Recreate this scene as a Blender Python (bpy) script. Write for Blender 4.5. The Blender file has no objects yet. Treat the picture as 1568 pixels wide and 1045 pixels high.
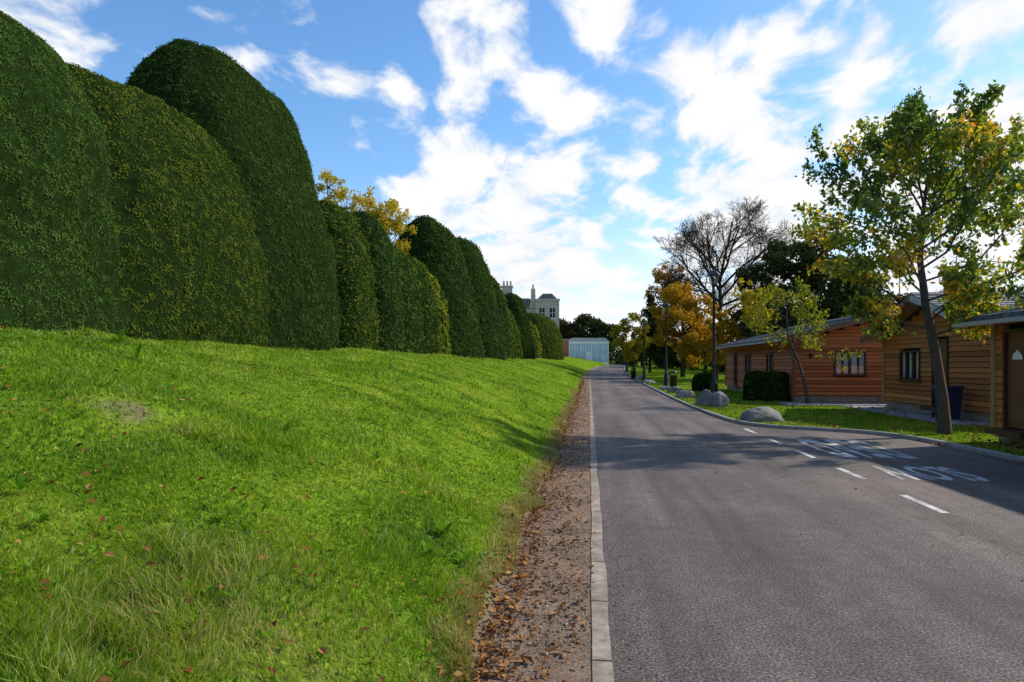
import bpy, math, numpy as np
from mathutils import Vector, Matrix
rng=np.random.default_rng(7)
TH=math.radians(6.45); CT,ST=math.cos(TH),math.sin(TH)
scene=bpy.context.scene
def W(u,D):
    # surveyed position: u = tangent of bearing from view axis, D = distance along view axis -> (x across road, y along road)
    return D*(u*CT-ST), D*(u*ST+CT)
# ---------------------------------------------------------------- noise
def _h(ix,iy,iz,seed):
    n=(ix*374761393+iy*668265263+iz*1274126177+seed*974634777)&0xffffffff
    n=((n^(n>>13))*1274126177)&0xffffffff
    n=(n^(n>>16))&0xffffff
    return n/float(0xffffff)
def vn(P,scale=1.0,seed=0):
    P=np.asarray(P,float)*scale+1000.0
    i=np.floor(P).astype(np.int64); f=P-i; f=f*f*(3-2*f)
    r=0
    for a in (0,1):
        for b in (0,1):
            for c in (0,1):
                w=(f[:,0] if a else 1-f[:,0])*(f[:,1] if b else 1-f[:,1])*(f[:,2] if c else 1-f[:,2])
                r=r+w*_h(i[:,0]+a,i[:,1]+b,i[:,2]+c,seed)
    return r
def vn2(x,y,scale,seed=0):
    x=np.asarray(x,float).ravel(); y=np.asarray(y,float).ravel()
    return vn(np.stack([x,y,np.zeros_like(x)],1),scale,seed)
# ---------------------------------------------------------------- mesh builder
class MB:
    def __init__(s): s.v=[];s.n=0;s.l=[];s.t=[];s.m=[];s.ti=[];s.sm=[]
    def add(s,V,F,mat=0,tint=0.5,smooth=False):
        V=np.asarray(V,float).reshape(-1,3); F=np.asarray(F,np.int64)
        if len(F)==0: return
        s.v.append(V); s.l.append((F+s.n).ravel()); m=len(F)
        s.t.append(np.full(m,F.shape[1])); s.m.append(np.full(m,mat))
        s.ti.append(np.broadcast_to(np.asarray(tint,float),(m,)).copy()); s.sm.append(np.full(m,smooth))
        s.n+=len(V)
    def obj(s,name,mats,parent=None):
        me=bpy.data.meshes.new(name)
        V=np.concatenate(s.v); L=np.concatenate(s.l); T=np.concatenate(s.t)
        me.vertices.add(len(V)); me.vertices.foreach_set('co',V.ravel())
        me.loops.add(len(L)); me.loops.foreach_set('vertex_index',L.astype(np.int32))
        me.polygons.add(len(T)); st=np.concatenate([[0],np.cumsum(T)[:-1]])
        me.polygons.foreach_set('loop_start',st.astype(np.int32))
        me.update(calc_edges=True)
        me.polygons.foreach_set('material_index',np.concatenate(s.m).astype(np.int32))
        me.polygons.foreach_set('use_smooth',np.concatenate(s.sm).astype(bool))
        a=me.attributes.new('tint','FLOAT','FACE'); a.data.foreach_set('value',np.concatenate(s.ti).astype(np.float32))
        for m in mats: me.materials.append(m)
        me.validate()
        o=bpy.data.objects.new(name,me); scene.collection.objects.link(o)
        if parent is not None: o.parent=parent
        return o
    def box(s,a,b,mat=0,M=None,tint=.5):
        x0,y0,z0=a;x1,y1,z1=b
        V=np.array([[x0,y0,z0],[x1,y0,z0],[x1,y1,z0],[x0,y1,z0],[x0,y0,z1],[x1,y0,z1],[x1,y1,z1],[x0,y1,z1]],float)
        F=[[0,3,2,1],[4,5,6,7],[0,1,5,4],[1,2,6,5],[2,3,7,6],[3,0,4,7]]
        s.add(xf(V,M),F,mat,tint)
    def prism(s,poly,y0,y1,mat=0,M=None,tint=.5):
        n=len(poly); V=[[p[0],y0,p[1]] for p in poly]+[[p[0],y1,p[1]] for p in poly]
        V=xf(np.array(V,float),M)
        F=[[i,(i+1)%n,n+(i+1)%n,n+i] for i in range(n)]
        s.v.append(V)
        L=list(range(n))[::-1]; L2=[n+i for i in range(n)]
        s.l.append(np.array([f for q in F for f in q]+L+L2)+s.n)
        s.t.append(np.array([4]*n+[n,n])); s.m.append(np.full(n+2,mat)); s.ti.append(np.full(n+2,float(tint))); s.sm.append(np.full(n+2,False)); s.n+=2*n
    def lathe(s,c,prof,k=12,mat=0,smooth=True,rot=0.0):
        a=np.arange(k)/k*2*math.pi+rot; V=[]
        for r,z in prof: V.append(np.stack([c[0]+r*np.cos(a),c[1]+r*np.sin(a),np.full(k,c[2]+z)],1))
        V=np.concatenate(V); F=[]
        for j in range(len(prof)-1):
            for i in range(k): F.append([j*k+i,j*k+(i+1)%k,(j+1)*k+(i+1)%k,(j+1)*k+i])
        s.add(V,F,mat,.5,smooth)
    def tube(s,pts,rad,k=5,mat=0):
        pts=np.asarray(pts,float); n=len(pts)
        d=np.gradient(pts,axis=0); d/=np.linalg.norm(d,axis=1)[:,None]+1e-9
        ref=np.array([0.3,0.9,0.31]) if abs(d[0][2])>.5 else np.array([0,0,1.0])
        a=np.cross(d,ref); a/=np.linalg.norm(a,axis=1)[:,None]+1e-9; b=np.cross(d,a)
        an=np.arange(k)/k*2*math.pi; rad=np.asarray(rad)
        V=pts[:,None,:]+rad[:,None,None]*(np.cos(an)[None,:,None]*a[:,None,:]+np.sin(an)[None,:,None]*b[:,None,:])
        i=np.arange(k); F=[]
        for j in range(n-1): F.append(np.stack([j*k+i,j*k+(i+1)%k,(j+1)*k+(i+1)%k,(j+1)*k+i],1))
        s.add(V.reshape(-1,3),np.concatenate(F),mat,.5,True)
    def diamonds(s,C,U,Vv,mat=0,tint=.5,fold=None):
        n=len(C); P=np.stack([C-U,C+Vv,C+U,C-Vv],1).reshape(-1,3)
        if fold is not None:
            P=P.reshape(n,4,3); P[:,1]+=fold; P[:,3]+=fold; P=P.reshape(-1,3)
            i=np.arange(n)[:,None]*4
            F=np.concatenate([i+np.array([0,1,2]),i+np.array([0,2,3])]); t=np.broadcast_to(tint,(n,)); s.add(P,F,mat,np.concatenate([t,t]))
        else: s.add(P,np.arange(4*n).reshape(n,4),mat,tint)
def xf(V,M):
    if M is None: return V
    M=np.array(M); return V@M[:3,:3].T+M[:3,3]
def unit(a): return a/(np.linalg.norm(a,axis=-1,keepdims=True)+1e-9)
def empty(name,loc=(0,0,0),rz=0):
    o=bpy.data.objects.new(name,None); o.location=loc; o.rotation_euler=(0,0,rz); o.empty_display_size=.3
    scene.collection.objects.link(o); return o
# ---------------------------------------------------------------- materials
def newmat(name):
    m=bpy.data.materials.new(name); m.use_nodes=True; nt=m.node_tree; nt.nodes.clear()
    out=nt.nodes.new('ShaderNodeOutputMaterial'); return m,nt,out
def N(nt,t,**k):
    n=nt.nodes.new(t)
    for a,b in k.items(): setattr(n,a,b)
    return n
def ramp(nt,stops,interp='LINEAR'):
    r=nt.nodes.new('ShaderNodeValToRGB'); cr=r.color_ramp; cr.interpolation=interp
    while len(cr.elements)<len(stops): cr.elements.new(.5)
    for e_,(p,c) in zip(cr.elements,stops):
        e_.position=p; e_.color=(c[0],c[1],c[2],1) if hasattr(c,'__len__') else (c,c,c,1)
    return r
def noise(nt,scale,detail=4,rough=.55,vec=None,dist=0):
    n=nt.nodes.new('ShaderNodeTexNoise'); n.inputs['Scale'].default_value=scale; n.inputs['Detail'].default_value=detail
    n.inputs['Roughness'].default_value=rough; n.inputs['Distortion'].default_value=dist
    if vec is not None: nt.links.new(vec,n.inputs['Vector'])
    return n
def math_(nt,op,a,b=None,clamp=False):
    n=nt.nodes.new('ShaderNodeMath'); n.operation=op; n.use_clamp=clamp
    for i,x in enumerate((a,b)):
        if x is None: continue
        if isinstance(x,(int,float)): n.inputs[i].default_value=x
        else: nt.links.new(x,n.inputs[i])
    return n.outputs[0]
def mixc(nt,f,a,b,mode='MIX'):
    n=nt.nodes.new('ShaderNodeMixRGB'); n.blend_type=mode
    for i,x in enumerate((f,a,b)):
        if isinstance(x,(int,float)): n.inputs[i].default_value=x
        elif isinstance(x,tuple): n.inputs[i].default_value=(x[0],x[1],x[2],1)
        else: nt.links.new(x,n.inputs[i])
    return n.outputs[0]
def ramp_out(nt,sock,stops):
    r=ramp(nt,stops); nt.links.new(sock,r.inputs[0]); return r.outputs[0]
def leafmat(name,stops,nscale=.6,namp=.6,transl=.3,gloss=0.0,tamp=.8):
    m,nt,out=newmat(name); L=nt.links.new
    tc=N(nt,'ShaderNodeTexCoord'); at=N(nt,'ShaderNodeAttribute',attribute_name='tint')
    n=noise(nt,nscale,2,.6,tc.outputs['Object'])
    v=math_(nt,'MULTIPLY',math_(nt,'SUBTRACT',n.outputs['Fac'],.5),namp*2)
    t=math_(nt,'MULTIPLY',math_(nt,'SUBTRACT',at.outputs['Fac'],.5),tamp)
    f=math_(nt,'ADD',math_(nt,'ADD',v,t),.5,True)
    r=ramp(nt,stops); L(f,r.inputs[0])
    p=N(nt,'ShaderNodeBsdfDiffuse'); L(r.outputs[0],p.inputs['Color']); s=p.outputs[0]
    if transl>0:
        tr=N(nt,'ShaderNodeBsdfTranslucent'); L(mixc(nt,1,r.outputs[0],(1.3,1.35,.7),'MULTIPLY'),tr.inputs[0])
        mx=N(nt,'ShaderNodeMixShader'); mx.inputs[0].default_value=transl; L(s,mx.inputs[1]); L(tr.outputs[0],mx.inputs[2]); s=mx.outputs[0]
    if gloss>0:
        g=N(nt,'ShaderNodeBsdfGlossy'); g.inputs['Roughness'].default_value=.45; mx=N(nt,'ShaderNodeMixShader'); mx.inputs[0].default_value=gloss; L(s,mx.inputs[1]); L(g.outputs[0],mx.inputs[2]); s=mx.outputs[0]
    L(s,out.inputs[0])
    return m
def simple(name,col,rough=.6,nscale=8,var=.25,metal=0,bump=.0,spec=.4):
    m,nt,out=newmat(name); L=nt.links.new; tc=N(nt,'ShaderNodeTexCoord')
    n=noise(nt,nscale,5,.6,tc.outputs['Object'])
    r=ramp(nt,[(.25,tuple(c*(1-var) for c in col)),(.75,tuple(min(1,c*(1+var)) for c in col))]); L(n.outputs['Fac'],r.inputs[0])
    p=N(nt,'ShaderNodeBsdfPrincipled'); p.inputs['Roughness'].default_value=rough; p.inputs['Metallic'].default_value=metal; p.inputs['Specular IOR Level'].default_value=spec
    L(r.outputs[0],p.inputs['Base Color'])
    if bump>0:
        b=N(nt,'ShaderNodeBump'); b.inputs['Strength'].default_value=bump; b.inputs['Distance'].default_value=.02
        n2=noise(nt,nscale*5,5,.6,tc.outputs['Object']); L(n2.outputs['Fac'],b.inputs['Height']); L(b.outputs[0],p.inputs['Normal'])
    L(p.outputs[0],out.inputs[0]); return m

M_hedgeG=leafmat('yew_foliage_green',[(0,(.012,.030,.008)),(.35,(.034,.070,.014)),(.65,(.060,.108,.020)),(1,(.095,.140,.028))],.30,.28,.10)
M_hedge=leafmat('yew_foliage',[(0,(.016,.031,.005)),(.35,(.052,.076,.010)),(.65,(.088,.115,.015)),(1,(.135,.148,.024))],.30,.28,.10)
M_hedgeD=leafmat('yew_foliage_dark',[(0,(.008,.020,.006)),(.4,(.026,.053,.011)),(.7,(.045,.080,.016)),(1,(.072,.108,.022))],.35,.26,.10)
M_hedgeY=leafmat('yew_foliage_golden',[(0,(.05,.075,.008)),(.5,(.15,.18,.014)),(1,(.23,.24,.025))],.5,.30,.15)
M_hedgecore=simple('hedge_core',(.010,.020,.005),.9,6,.5,0,0,.0)
M_grass=leafmat('grass_blades',[(0,(.045,.10,.007)),(.35,(.108,.205,.011)),(.7,(.20,.31,.018)),(.92,(.33,.36,.045)),(1,(.44,.37,.14))],.9,.42,.36,.015)
M_weed=leafmat('weed_leaves',[(0,(.07,.16,.012)),(1,(.15,.29,.02))],2,.3,.3)
M_leafT=leafmat('cherry_leaves',[(0,(.035,.08,.010)),(.36,(.09,.16,.016)),(.52,(.22,.27,.02)),(.67,(.55,.43,.02)),(.85,(.62,.28,.03)),(1,(.46,.13,.03))],.5,.25,.5,.04)
M_leafY=leafmat('yellow_leaves',[(0,(.16,.16,.02)),(.5,(.42,.32,.03)),(1,(.68,.44,.03))],.5,.3,.4)
M_leafO=leafmat('autumn_leaves',[(0,(.12,.11,.015)),(.4,(.36,.21,.02)),(1,(.58,.27,.03))],.3,.4,.35)
M_leafG=leafmat('green_leaves',[(0,(.025,.04,.010)),(.6,(.06,.09,.018)),(1,(.16,.15,.03))],.2,.5,.25)
M_cedar=leafmat('cedar_needles',[(0,(.018,.024,.011)),(.6,(.050,.060,.024)),(1,(.11,.11,.045))],.3,.4,.15)
M_fallen=leafmat('fallen_leaf',[(0,(.08,.03,.014)),(.5,(.22,.09,.03)),(.85,(.40,.20,.07)),(1,(.52,.34,.12))],3,.2,.1)
M_bark=simple('bark',(.085,.072,.06),.9,14,.45,0,.8,.2)
M_barkD=simple('bark_dark',(.055,.040,.028),.9,10,.4,0,0,.0)
M_black=simple('black_iron',(.012,.012,.014),.38,20,.3)
M_stone=simple('boulder_stone',(.19,.18,.17),.85,3,.6,0,1.0,.3)
M_pebble=leafmat('pebbles',[(0,(.085,.057,.040)),(.5,(.22,.16,.115)),(1,(.43,.35,.27))],5,.1,.0)
M_kerb=simple('kerb_stone',(.30,.28,.26),.85,5,.3,0,.5)
M_plinth=simple('lamp_plinth',(.05,.05,.052),.6,5,.3)
M_trim=simple('timber_trim',(.20,.075,.030),.6,6,.25)
M_tan=simple('light_timber_post',(.34,.18,.08),.6,5,.2)
M_dkframe=simple('window_frame_brown',(.07,.020,.012),.45,6,.2)
M_white=simple('white_paint',(.78,.78,.76),.45,4,.05)
M_curtain=simple('curtain',(.80,.78,.80),.9,3,.08)
M_dark=simple('dark_interior',(.014,.014,.016),.9,3,.2)
M_grey=simple('grey_gutter',(.42,.43,.45),.5,4,.1)
M_blue=simple('blue_plastic',(.012,.03,.10),.45,4,.15)
M_brown_door=simple('brown_door',(.17,.06,.026),.5,6,.2)
M_pave=simple('paving',(.27,.25,.27),.85,3,.2,0,.4)
def glass(name='window_glass',tint=(.9,.93,.95),f=.15):
    m,nt,out=newmat(name); L=nt.links.new
    t=N(nt,'ShaderNodeBsdfTransparent'); t.inputs[0].default_value=(*tint,1)
    g=N(nt,'ShaderNodeBsdfGlossy'); g.inputs['Roughness'].default_value=.03
    x=N(nt,'ShaderNodeMixShader'); x.inputs[0].default_value=f; L(t.outputs[0],x.inputs[1]); L(g.outputs[0],x.inputs[2]); L(x.outputs[0],out.inputs[0]); return m
M_glass=glass()
def m_timber(name,c0,c1):
    m,nt,out=newmat(name); L=nt.links.new; tc=N(nt,'ShaderNodeTexCoord'); mp=N(nt,'ShaderNodeMapping'); mp.inputs['Scale'].default_value=(1.2,1.2,18)
    L(tc.outputs['Object'],mp.inputs[0]); n=noise(nt,2,5,.6,mp.outputs[0]); at=N(nt,'ShaderNodeAttribute',attribute_name='tint')
    f=math_(nt,'ADD',math_(nt,'MULTIPLY',n.outputs['Fac'],.7),math_(nt,'MULTIPLY',math_(nt,'SUBTRACT',at.outputs['Fac'],.35),.75),True)
    r=ramp(nt,[(.1,c0),(.85,c1)]); L(f,r.inputs[0]); p=N(nt,'ShaderNodeBsdfPrincipled'); p.inputs['Roughness'].default_value=.6; p.inputs['Specular IOR Level'].default_value=.15
    L(r.outputs[0],p.inputs['Base Color']); L(p.outputs[0],out.inputs[0]); return m
M_cladR=m_timber('red_cedar_cladding',(.33,.080,.022),(.60,.175,.055))
M_cladO=m_timber('golden_cladding',(.31,.100,.026),(.60,.215,.060))
def m_bricks(name,c1,c2,mort,sx,bw=.45,bh=.15,ms=.015,swap=False,bump=.5,rough=.8):
    m,nt,out=newmat(name); L=nt.links.new; tc=N(nt,'ShaderNodeTexCoord'); sp=N(nt,'ShaderNodeSeparateXYZ'); L(tc.outputs['Object'],sp.inputs[0])
    cb=N(nt,'ShaderNodeCombineXYZ')
    if swap: L(sp.outputs[1],cb.inputs[0]); L(sp.outputs[0],cb.inputs[1])
    else: L(math_(nt,'ADD',sp.outputs[0],sp.outputs[1]),cb.inputs[0]); L(sp.outputs[2],cb.inputs[1])
    b=N(nt,'ShaderNodeTexBrick'); L(cb.outputs[0],b.inputs[0]); b.inputs['Scale'].default_value=sx
    b.inputs['Color1'].default_value=(*c1,1);b.inputs['Color2'].default_value=(*c2,1);b.inputs['Mortar'].default_value=(*mort,1)
    b.inputs['Brick Width'].default_value=bw;b.inputs['Row Height'].default_value=bh;b.inputs['Mortar Size'].default_value=ms
    n=noise(nt,6,5,.6,tc.outputs['Object']); c=mixc(nt,.5,b.outputs[0],ramp_out(nt,n.outputs['Fac'],[(.3,.6),(.7,1.3)]),'MULTIPLY')
    p=N(nt,'ShaderNodeBsdfPrincipled'); p.inputs['Roughness'].default_value=rough; L(c,p.inputs['Base Color'])
    bu=N(nt,'ShaderNodeBump'); bu.inputs['Strength'].default_value=bump; bu.inputs['Distance'].default_value=.01; bu.invert=True; L(b.outputs['Fac'],bu.inputs['Height']); L(bu.outputs[0],p.inputs['Normal'])
    L(p.outputs[0],out.inputs[0]); return m
M_brick=m_bricks('brick_plinth',(.26,.15,.12),(.36,.22,.17),(.35,.33,.3),1,.225,.075,.01)
M_redbrick=m_bricks('red_brick',(.36,.10,.06),(.42,.15,.09),(.3,.25,.22),1,.3,.1,.01)
M_slate=m_bricks('slate_roof',(.10,.105,.125),(.15,.155,.18),(.04,.04,.05),1,.3,.22,.02,True,1.0,.7)
M_ashlar=m_bricks('stone_ashlar',(.42,.37,.30),(.50,.45,.37),(.28,.25,.2),1,.9,.35,.015)

# ---------------------------------------------------------------- terrain functions
def e(s):
    q=np.clip((np.asarray(s,float)-45)/85,0,1); return 1.35*q*q*(3-2*q)
def curve(s):
    s=np.asarray(s,float); d=np.clip(s-70,0,60); return .0012*d*d+.144*np.clip(s-130,0,None)
kc=np.array([(-15,7.3),(8,7.1),(13,6.9),(15.2,6.75),(16.4,6.2),(17.0,5.2),(17.5,4.4),(18.4,3.92),(20,3.75),(26,3.62),(40,3.85),(55,4.1),(80,4.0),(1200,4.0)],float)
for _ in range(3):
    a=kc[:-1]*.75+kc[1:]*.25; b=kc[:-1]*.25+kc[1:]*.75
    kc=np.concatenate([kc[:1],np.stack([a,b],1).reshape(-1,2),kc[-1:]])
def tk(s): return np.interp(s,kc[:,0],kc[:,1])
def gz(x,s):
    x=np.asarray(x,float); s=np.asarray(s,float); x,s=np.broadcast_arrays(x,s); sh=x.shape
    t=(x-curve(s)); E=e(s)
    w=np.clip((-t-.60)/7.5,0,1); crest=1.97-.45*E
    z=E+crest*(1-(1-w)**1.75)
    bump=((vn2(x,s,.55,3)-.5)*.26+(vn2(x,s,1.9,4)-.5)*.09+(vn2(x,s,5,5)-.5)*.035).reshape(sh)
    z=z+bump*np.clip(w*8,0,1)
    K=tk(s)
    z=np.where((t>0.0)&(t<K+.07),E-.03,z)
    z=np.where(t>=K+.07,E+.05+((vn2(x,s,.3,8)-.5)*.06).reshape(sh)*np.clip((t-K)/2,0,1),z)
    return z
rows=np.concatenate([np.arange(-15,30,.2),np.arange(30,60,.6),np.arange(60,140,2),np.arange(140,400,12),[420,500,650,900,1200]])
left=np.concatenate([[-900,-400,-200,-100,-60,-40,-28,-20,-15,-13],np.arange(-12,-.62,.16),[-.6,-.45,-.3,-.15,-.02]])
right=np.concatenate([[.08,.3,.6],np.arange(1,12,.5),np.arange(12,30,1.5),[35,45,60,90,150,300,900]])
K=tk(rows); cv=curve(rows)
cols=[cv+t for t in left]+[cv+.01]+[cv+K+.065]+[cv+K+r for r in right]
X=np.stack(cols,1); Y=np.repeat(rows[:,None],X.shape[1],1); Z=gz(X,Y)
nc=X.shape[1]; nr=len(rows)
V=np.stack([X,Y,Z],2).reshape(-1,3)
ii,jj=np.meshgrid(np.arange(nr-1),np.arange(nc-1),indexing='ij'); q=(ii*nc+jj).ravel()
F=np.stack([q,q+1,q+nc+1,q+nc],1)
def m_ground():
    m,nt,out=newmat('grass_ground'); L=nt.links.new; tc=N(nt,'ShaderNodeTexCoord'); ob=tc.outputs['Object']
    n1=noise(nt,.9,6,.65,ob); n2=noise(nt,14,5,.7,ob)
    c1=ramp_out(nt,n1.outputs['Fac'],[(.3,(.075,.14,.010)),(.5,(.13,.22,.014)),(.7,(.21,.27,.025))])
    c2=ramp_out(nt,n2.outputs['Fac'],[(.3,.45),(.7,1.35)])
    g=mixc(nt,1,c1,c2,'MULTIPLY')
    d1=noise(nt,40,6,.7,ob); d=ramp_out(nt,d1.outputs['Fac'],[(.3,(.09,.06,.038)),(.6,(.24,.175,.12)),(.8,(.38,.31,.23))])
    sp=N(nt,'ShaderNodeSeparateXYZ'); L(ob,sp.inputs[0])
    nn=noise(nt,2.5,5,.6,ob); xx=math_(nt,'ADD',sp.outputs[0],math_(nt,'MULTIPLY',math_(nt,'SUBTRACT',nn.outputs['Fac'],.5),.5))
    mr=N(nt,'ShaderNodeMapRange'); L(xx,mr.inputs[0]); mr.inputs[1].default_value=-.85; mr.inputs[2].default_value=-.62
    lt=math_(nt,'LESS_THAN',sp.outputs[0],.5); lt2=math_(nt,'LESS_THAN',sp.outputs[1],70)
    c=mixc(nt,math_(nt,'MULTIPLY',math_(nt,'MULTIPLY',mr.outputs[0],lt),lt2),g,d)
    vd=N(nt,'ShaderNodeVectorMath',operation='DISTANCE'); L(ob,vd.inputs[0]); vd.inputs[1].default_value=(-3.6,5.0,1.1)
    pm=N(nt,'ShaderNodeMapRange'); L(math_(nt,'ADD',vd.outputs['Value'],math_(nt,'MULTIPLY',nn.outputs['Fac'],.5)),pm.inputs[0]); pm.inputs[1].default_value=.55; pm.inputs[2].default_value=.3
    c=mixc(nt,pm.outputs[0],c,d)
    p=N(nt,'ShaderNodeBsdfDiffuse'); L(c,p.inputs['Color'])
    b=N(nt,'ShaderNodeBump'); b.inputs['Strength'].default_value=.8; b.inputs['Distance'].default_value=.04; L(n2.outputs['Fac'],b.inputs['Height']); L(b.outputs[0],p.inputs['Normal'])
    L(p.outputs[0],out.inputs[0]); return m
mb=MB(); mb.add(V,F,0,.5,True); mb.obj('ground',[m_ground()])
def ribbon(name,f0,f1,rows_,dz,mat,n=2,parent=None):
    T=np.linspace(0,1,n); A=f0(rows_)+curve(rows_); B=f1(rows_)+curve(rows_)
    X=A[:,None]*(1-T)+B[:,None]*T; Y=np.repeat(rows_[:,None],n,1); Z=e(Y)+dz
    V=np.stack([X,Y,Z],2).reshape(-1,3); ii,jj=np.meshgrid(np.arange(len(rows_)-1),np.arange(n-1),indexing='ij'); q=(ii*n+jj).ravel()
    m=MB(); m.add(V,np.stack([q,q+1,q+n+1,q+n],1),0,.5,True); return m.obj(name,[mat],parent)
cn=lambda v: (lambda s: np.full(len(s),float(v)))
def m_asphalt():
    m,nt,out=newmat('asphalt'); L=nt.links.new; tc=N(nt,'ShaderNodeTexCoord'); ob=tc.outputs['Object']
    n1=noise(nt,.35,5,.6,ob,.5); n2=noise(nt,60,3,.75,ob); n3=noise(nt,6,6,.7,ob)
    mp=N(nt,'ShaderNodeMapping'); mp.inputs['Scale'].default_value=(1.6,.09,1); L(ob,mp.inputs[0]); n4=noise(nt,1,4,.6,mp.outputs[0])
    c=ramp_out(nt,n1.outputs['Fac'],[(.3,(.072,.056,.051)),(.5,(.098,.078,.069)),(.7,(.140,.108,.090))])
    c=mixc(nt,1,c,ramp_out(nt,n2.outputs['Fac'],[(.34,.22),(.5,.9),(.66,2.6)]),'MULTIPLY')
    c=mixc(nt,1,c,ramp_out(nt,n3.outputs['Fac'],[(.3,.75),(.7,1.25)]),'MULTIPLY')
    c=mixc(nt,1,c,ramp_out(nt,n4.outputs['Fac'],[(.35,.66),(.65,1.32)]),'MULTIPLY')
    p=N(nt,'ShaderNodeBsdfPrincipled'); p.inputs['Roughness'].default_value=.78; p.inputs['Specular IOR Level'].default_value=.3; L(c,p.inputs['Base Color'])
    b=N(nt,'ShaderNodeBump'); b.inputs['Strength'].default_value=.8; b.inputs['Distance'].default_value=.010; L(n2.outputs['Fac'],b.inputs['Height']); L(b.outputs[0],p.inputs['Normal'])
    L(p.outputs[0],out.inputs[0]); return m
M_asph=m_asphalt()
def m_edging():
    m,nt,out=newmat('concrete_edging'); L=nt.links.new; tc=N(nt,'ShaderNodeTexCoord'); ob=tc.outputs['Object']
    n=noise(nt,9,6,.7,ob); n2=noise(nt,1.2,3,.6,ob)
    c=ramp_out(nt,n.outputs['Fac'],[(.3,(.20,.155,.12)),(.55,(.36,.30,.245)),(.75,(.48,.42,.35))]); c=mixc(nt,1,c,ramp_out(nt,n2.outputs['Fac'],[(.3,.65),(.7,1.15)]),'MULTIPLY')
    sp=N(nt,'ShaderNodeSeparateXYZ'); L(ob,sp.inputs[0]); j=math_(nt,'LESS_THAN',math_(nt,'FRACT',math_(nt,'MULTIPLY',sp.outputs[1],1.09)),.018)
    c=mixc(nt,j,c,(.04,.035,.03)); p=N(nt,'ShaderNodeBsdfDiffuse'); L(c,p.inputs['Color']); L(p.outputs[0],out.inputs[0]); return m
rr=rows[rows<420]
ribbon('road',cn(.12),lambda s: tk(s)+.04,rr,.0,M_asph,8)
ribbon('concrete_edging_strip',lambda s:.02+(vn2(s*0,s,2.5,6)-.5)*.015,lambda s:.122+(vn2(s*0,s,2.1,7)-.5)*.02,rr,.012,m_edging(),2)
def m_dirt():
    m,nt,out=newmat('gravel_dirt'); L=nt.links.new; tc=N(nt,'ShaderNodeTexCoord'); ob=tc.outputs['Object']
    d1=noise(nt,60,6,.75,ob); n=noise(nt,3,5,.6,ob)
    c=ramp_out(nt,d1.outputs['Fac'],[(.3,(.10,.065,.043)),(.55,(.27,.19,.135)),(.75,(.44,.34,.25))])
    c=mixc(nt,1,c,ramp_out(nt,n.outputs['Fac'],[(.3,.7),(.7,1.3)]),'MULTIPLY')
    p=N(nt,'ShaderNodeBsdfDiffuse'); L(c,p.inputs['Color'])
    b=N(nt,'ShaderNodeBump'); b.inputs['Strength'].default_value=1; b.inputs['Distance'].default_value=.015; L(d1.outputs['Fac'],b.inputs['Height']); L(b.outputs[0],p.inputs['Normal']); L(p.outputs[0],out.inputs[0]); return m
ribbon('gravel_verge',lambda s:-.56+(vn2(s*0,s,1.3,2)-.5)*.18,cn(.02),rr[rr<110],.005,m_dirt(),3)
ks=rr; kx=tk(ks)+curve(ks); kp=np.stack([kx,ks],1); kd=unit(np.gradient(kp,axis=0)); kn=np.stack([kd[:,1],-kd[:,0]],1)
prof=[(0,-.05),(0,.065),(.02,.08),(.10,.08),(.11,.07),(.11,-.05)]
V=np.stack([np.concatenate([kp+kn*o,(e(ks)+h)[:,None]],1) for o,h in prof],1).reshape(-1,3); n=len(prof)
ii,jj=np.meshgrid(np.arange(len(ks)-1),np.arange(n-1),indexing='ij'); q=(ii*n+jj).ravel()
mb=MB(); mb.add(V,np.stack([q,q+1,q+n+1,q+n],1)); mb.obj('kerb',[M_kerb])
def m_paint(lo=.40,hi=.52):
    m,nt,out=newmat('worn_white_paint'); L=nt.links.new; tc=N(nt,'ShaderNodeTexCoord'); ob=tc.outputs['Object']
    n=noise(nt,34,6,.8,ob); n2=noise(nt,3,3,.6,ob)
    f=ramp_out(nt,math_(nt,'ADD',math_(nt,'MULTIPLY',n.outputs['Fac'],.6),math_(nt,'MULTIPLY',n2.outputs['Fac'],.4)),[(lo,0.0),(hi,1.0)])
    c=mixc(nt,f,(.11,.088,.077),(.64,.62,.59)); p=N(nt,'ShaderNodeBsdfDiffuse'); L(c,p.inputs['Color']); L(p.outputs[0],out.inputs[0]); return m
M_paint=m_paint(.38,.54); M_paint2=m_paint(.38,.58)
mb=MB()
for s0,s1 in [(7.75,8.75),(9.9,10.9),(12.0,13.0),(14.0,15.0),(16.1,17.2)]:
    mb.add([[3.73,s0,.004],[3.82,s0,.004],[3.82,s1,.004],[3.73,s1,.004]],[[0,1,2,3]])
mb.obj('lane_dashes',[M_paint])
def text(name,body,t0,t1,s0,s1):
    cu=bpy.data.curves.new(name,'FONT'); cu.body=body; cu.offset=.025; o=bpy.data.objects.new(name,cu); scene.collection.objects.link(o)
    bpy.context.view_layer.update(); dg=bpy.context.evaluated_depsgraph_get(); me=bpy.data.meshes.new_from_object(o.evaluated_get(dg))
    bpy.data.objects.remove(o); n=len(me.vertices); co=np.zeros(n*3); me.vertices.foreach_get('co',co); co=co.reshape(-1,3)
    a=co.min(0); b=co.max(0); w=(co-a)/np.maximum(b-a,1e-6)
    co[:,0]=t1+(t0-t1)*w[:,0]; co[:,1]=s1+(s0-s1)*w[:,1]; co[:,2]=.0045
    me.vertices.foreach_set('co',co.ravel()); me.materials.append(M_paint2); me.update()
    ob=bpy.data.objects.new(name,me); scene.collection.objects.link(ob)
text('painted_road_lettering','DEAD',4.2,5.5,12.1,14.9)
text('painted_road_lettering','SLOW',4.25,5.45,9.9,11.2)

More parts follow.
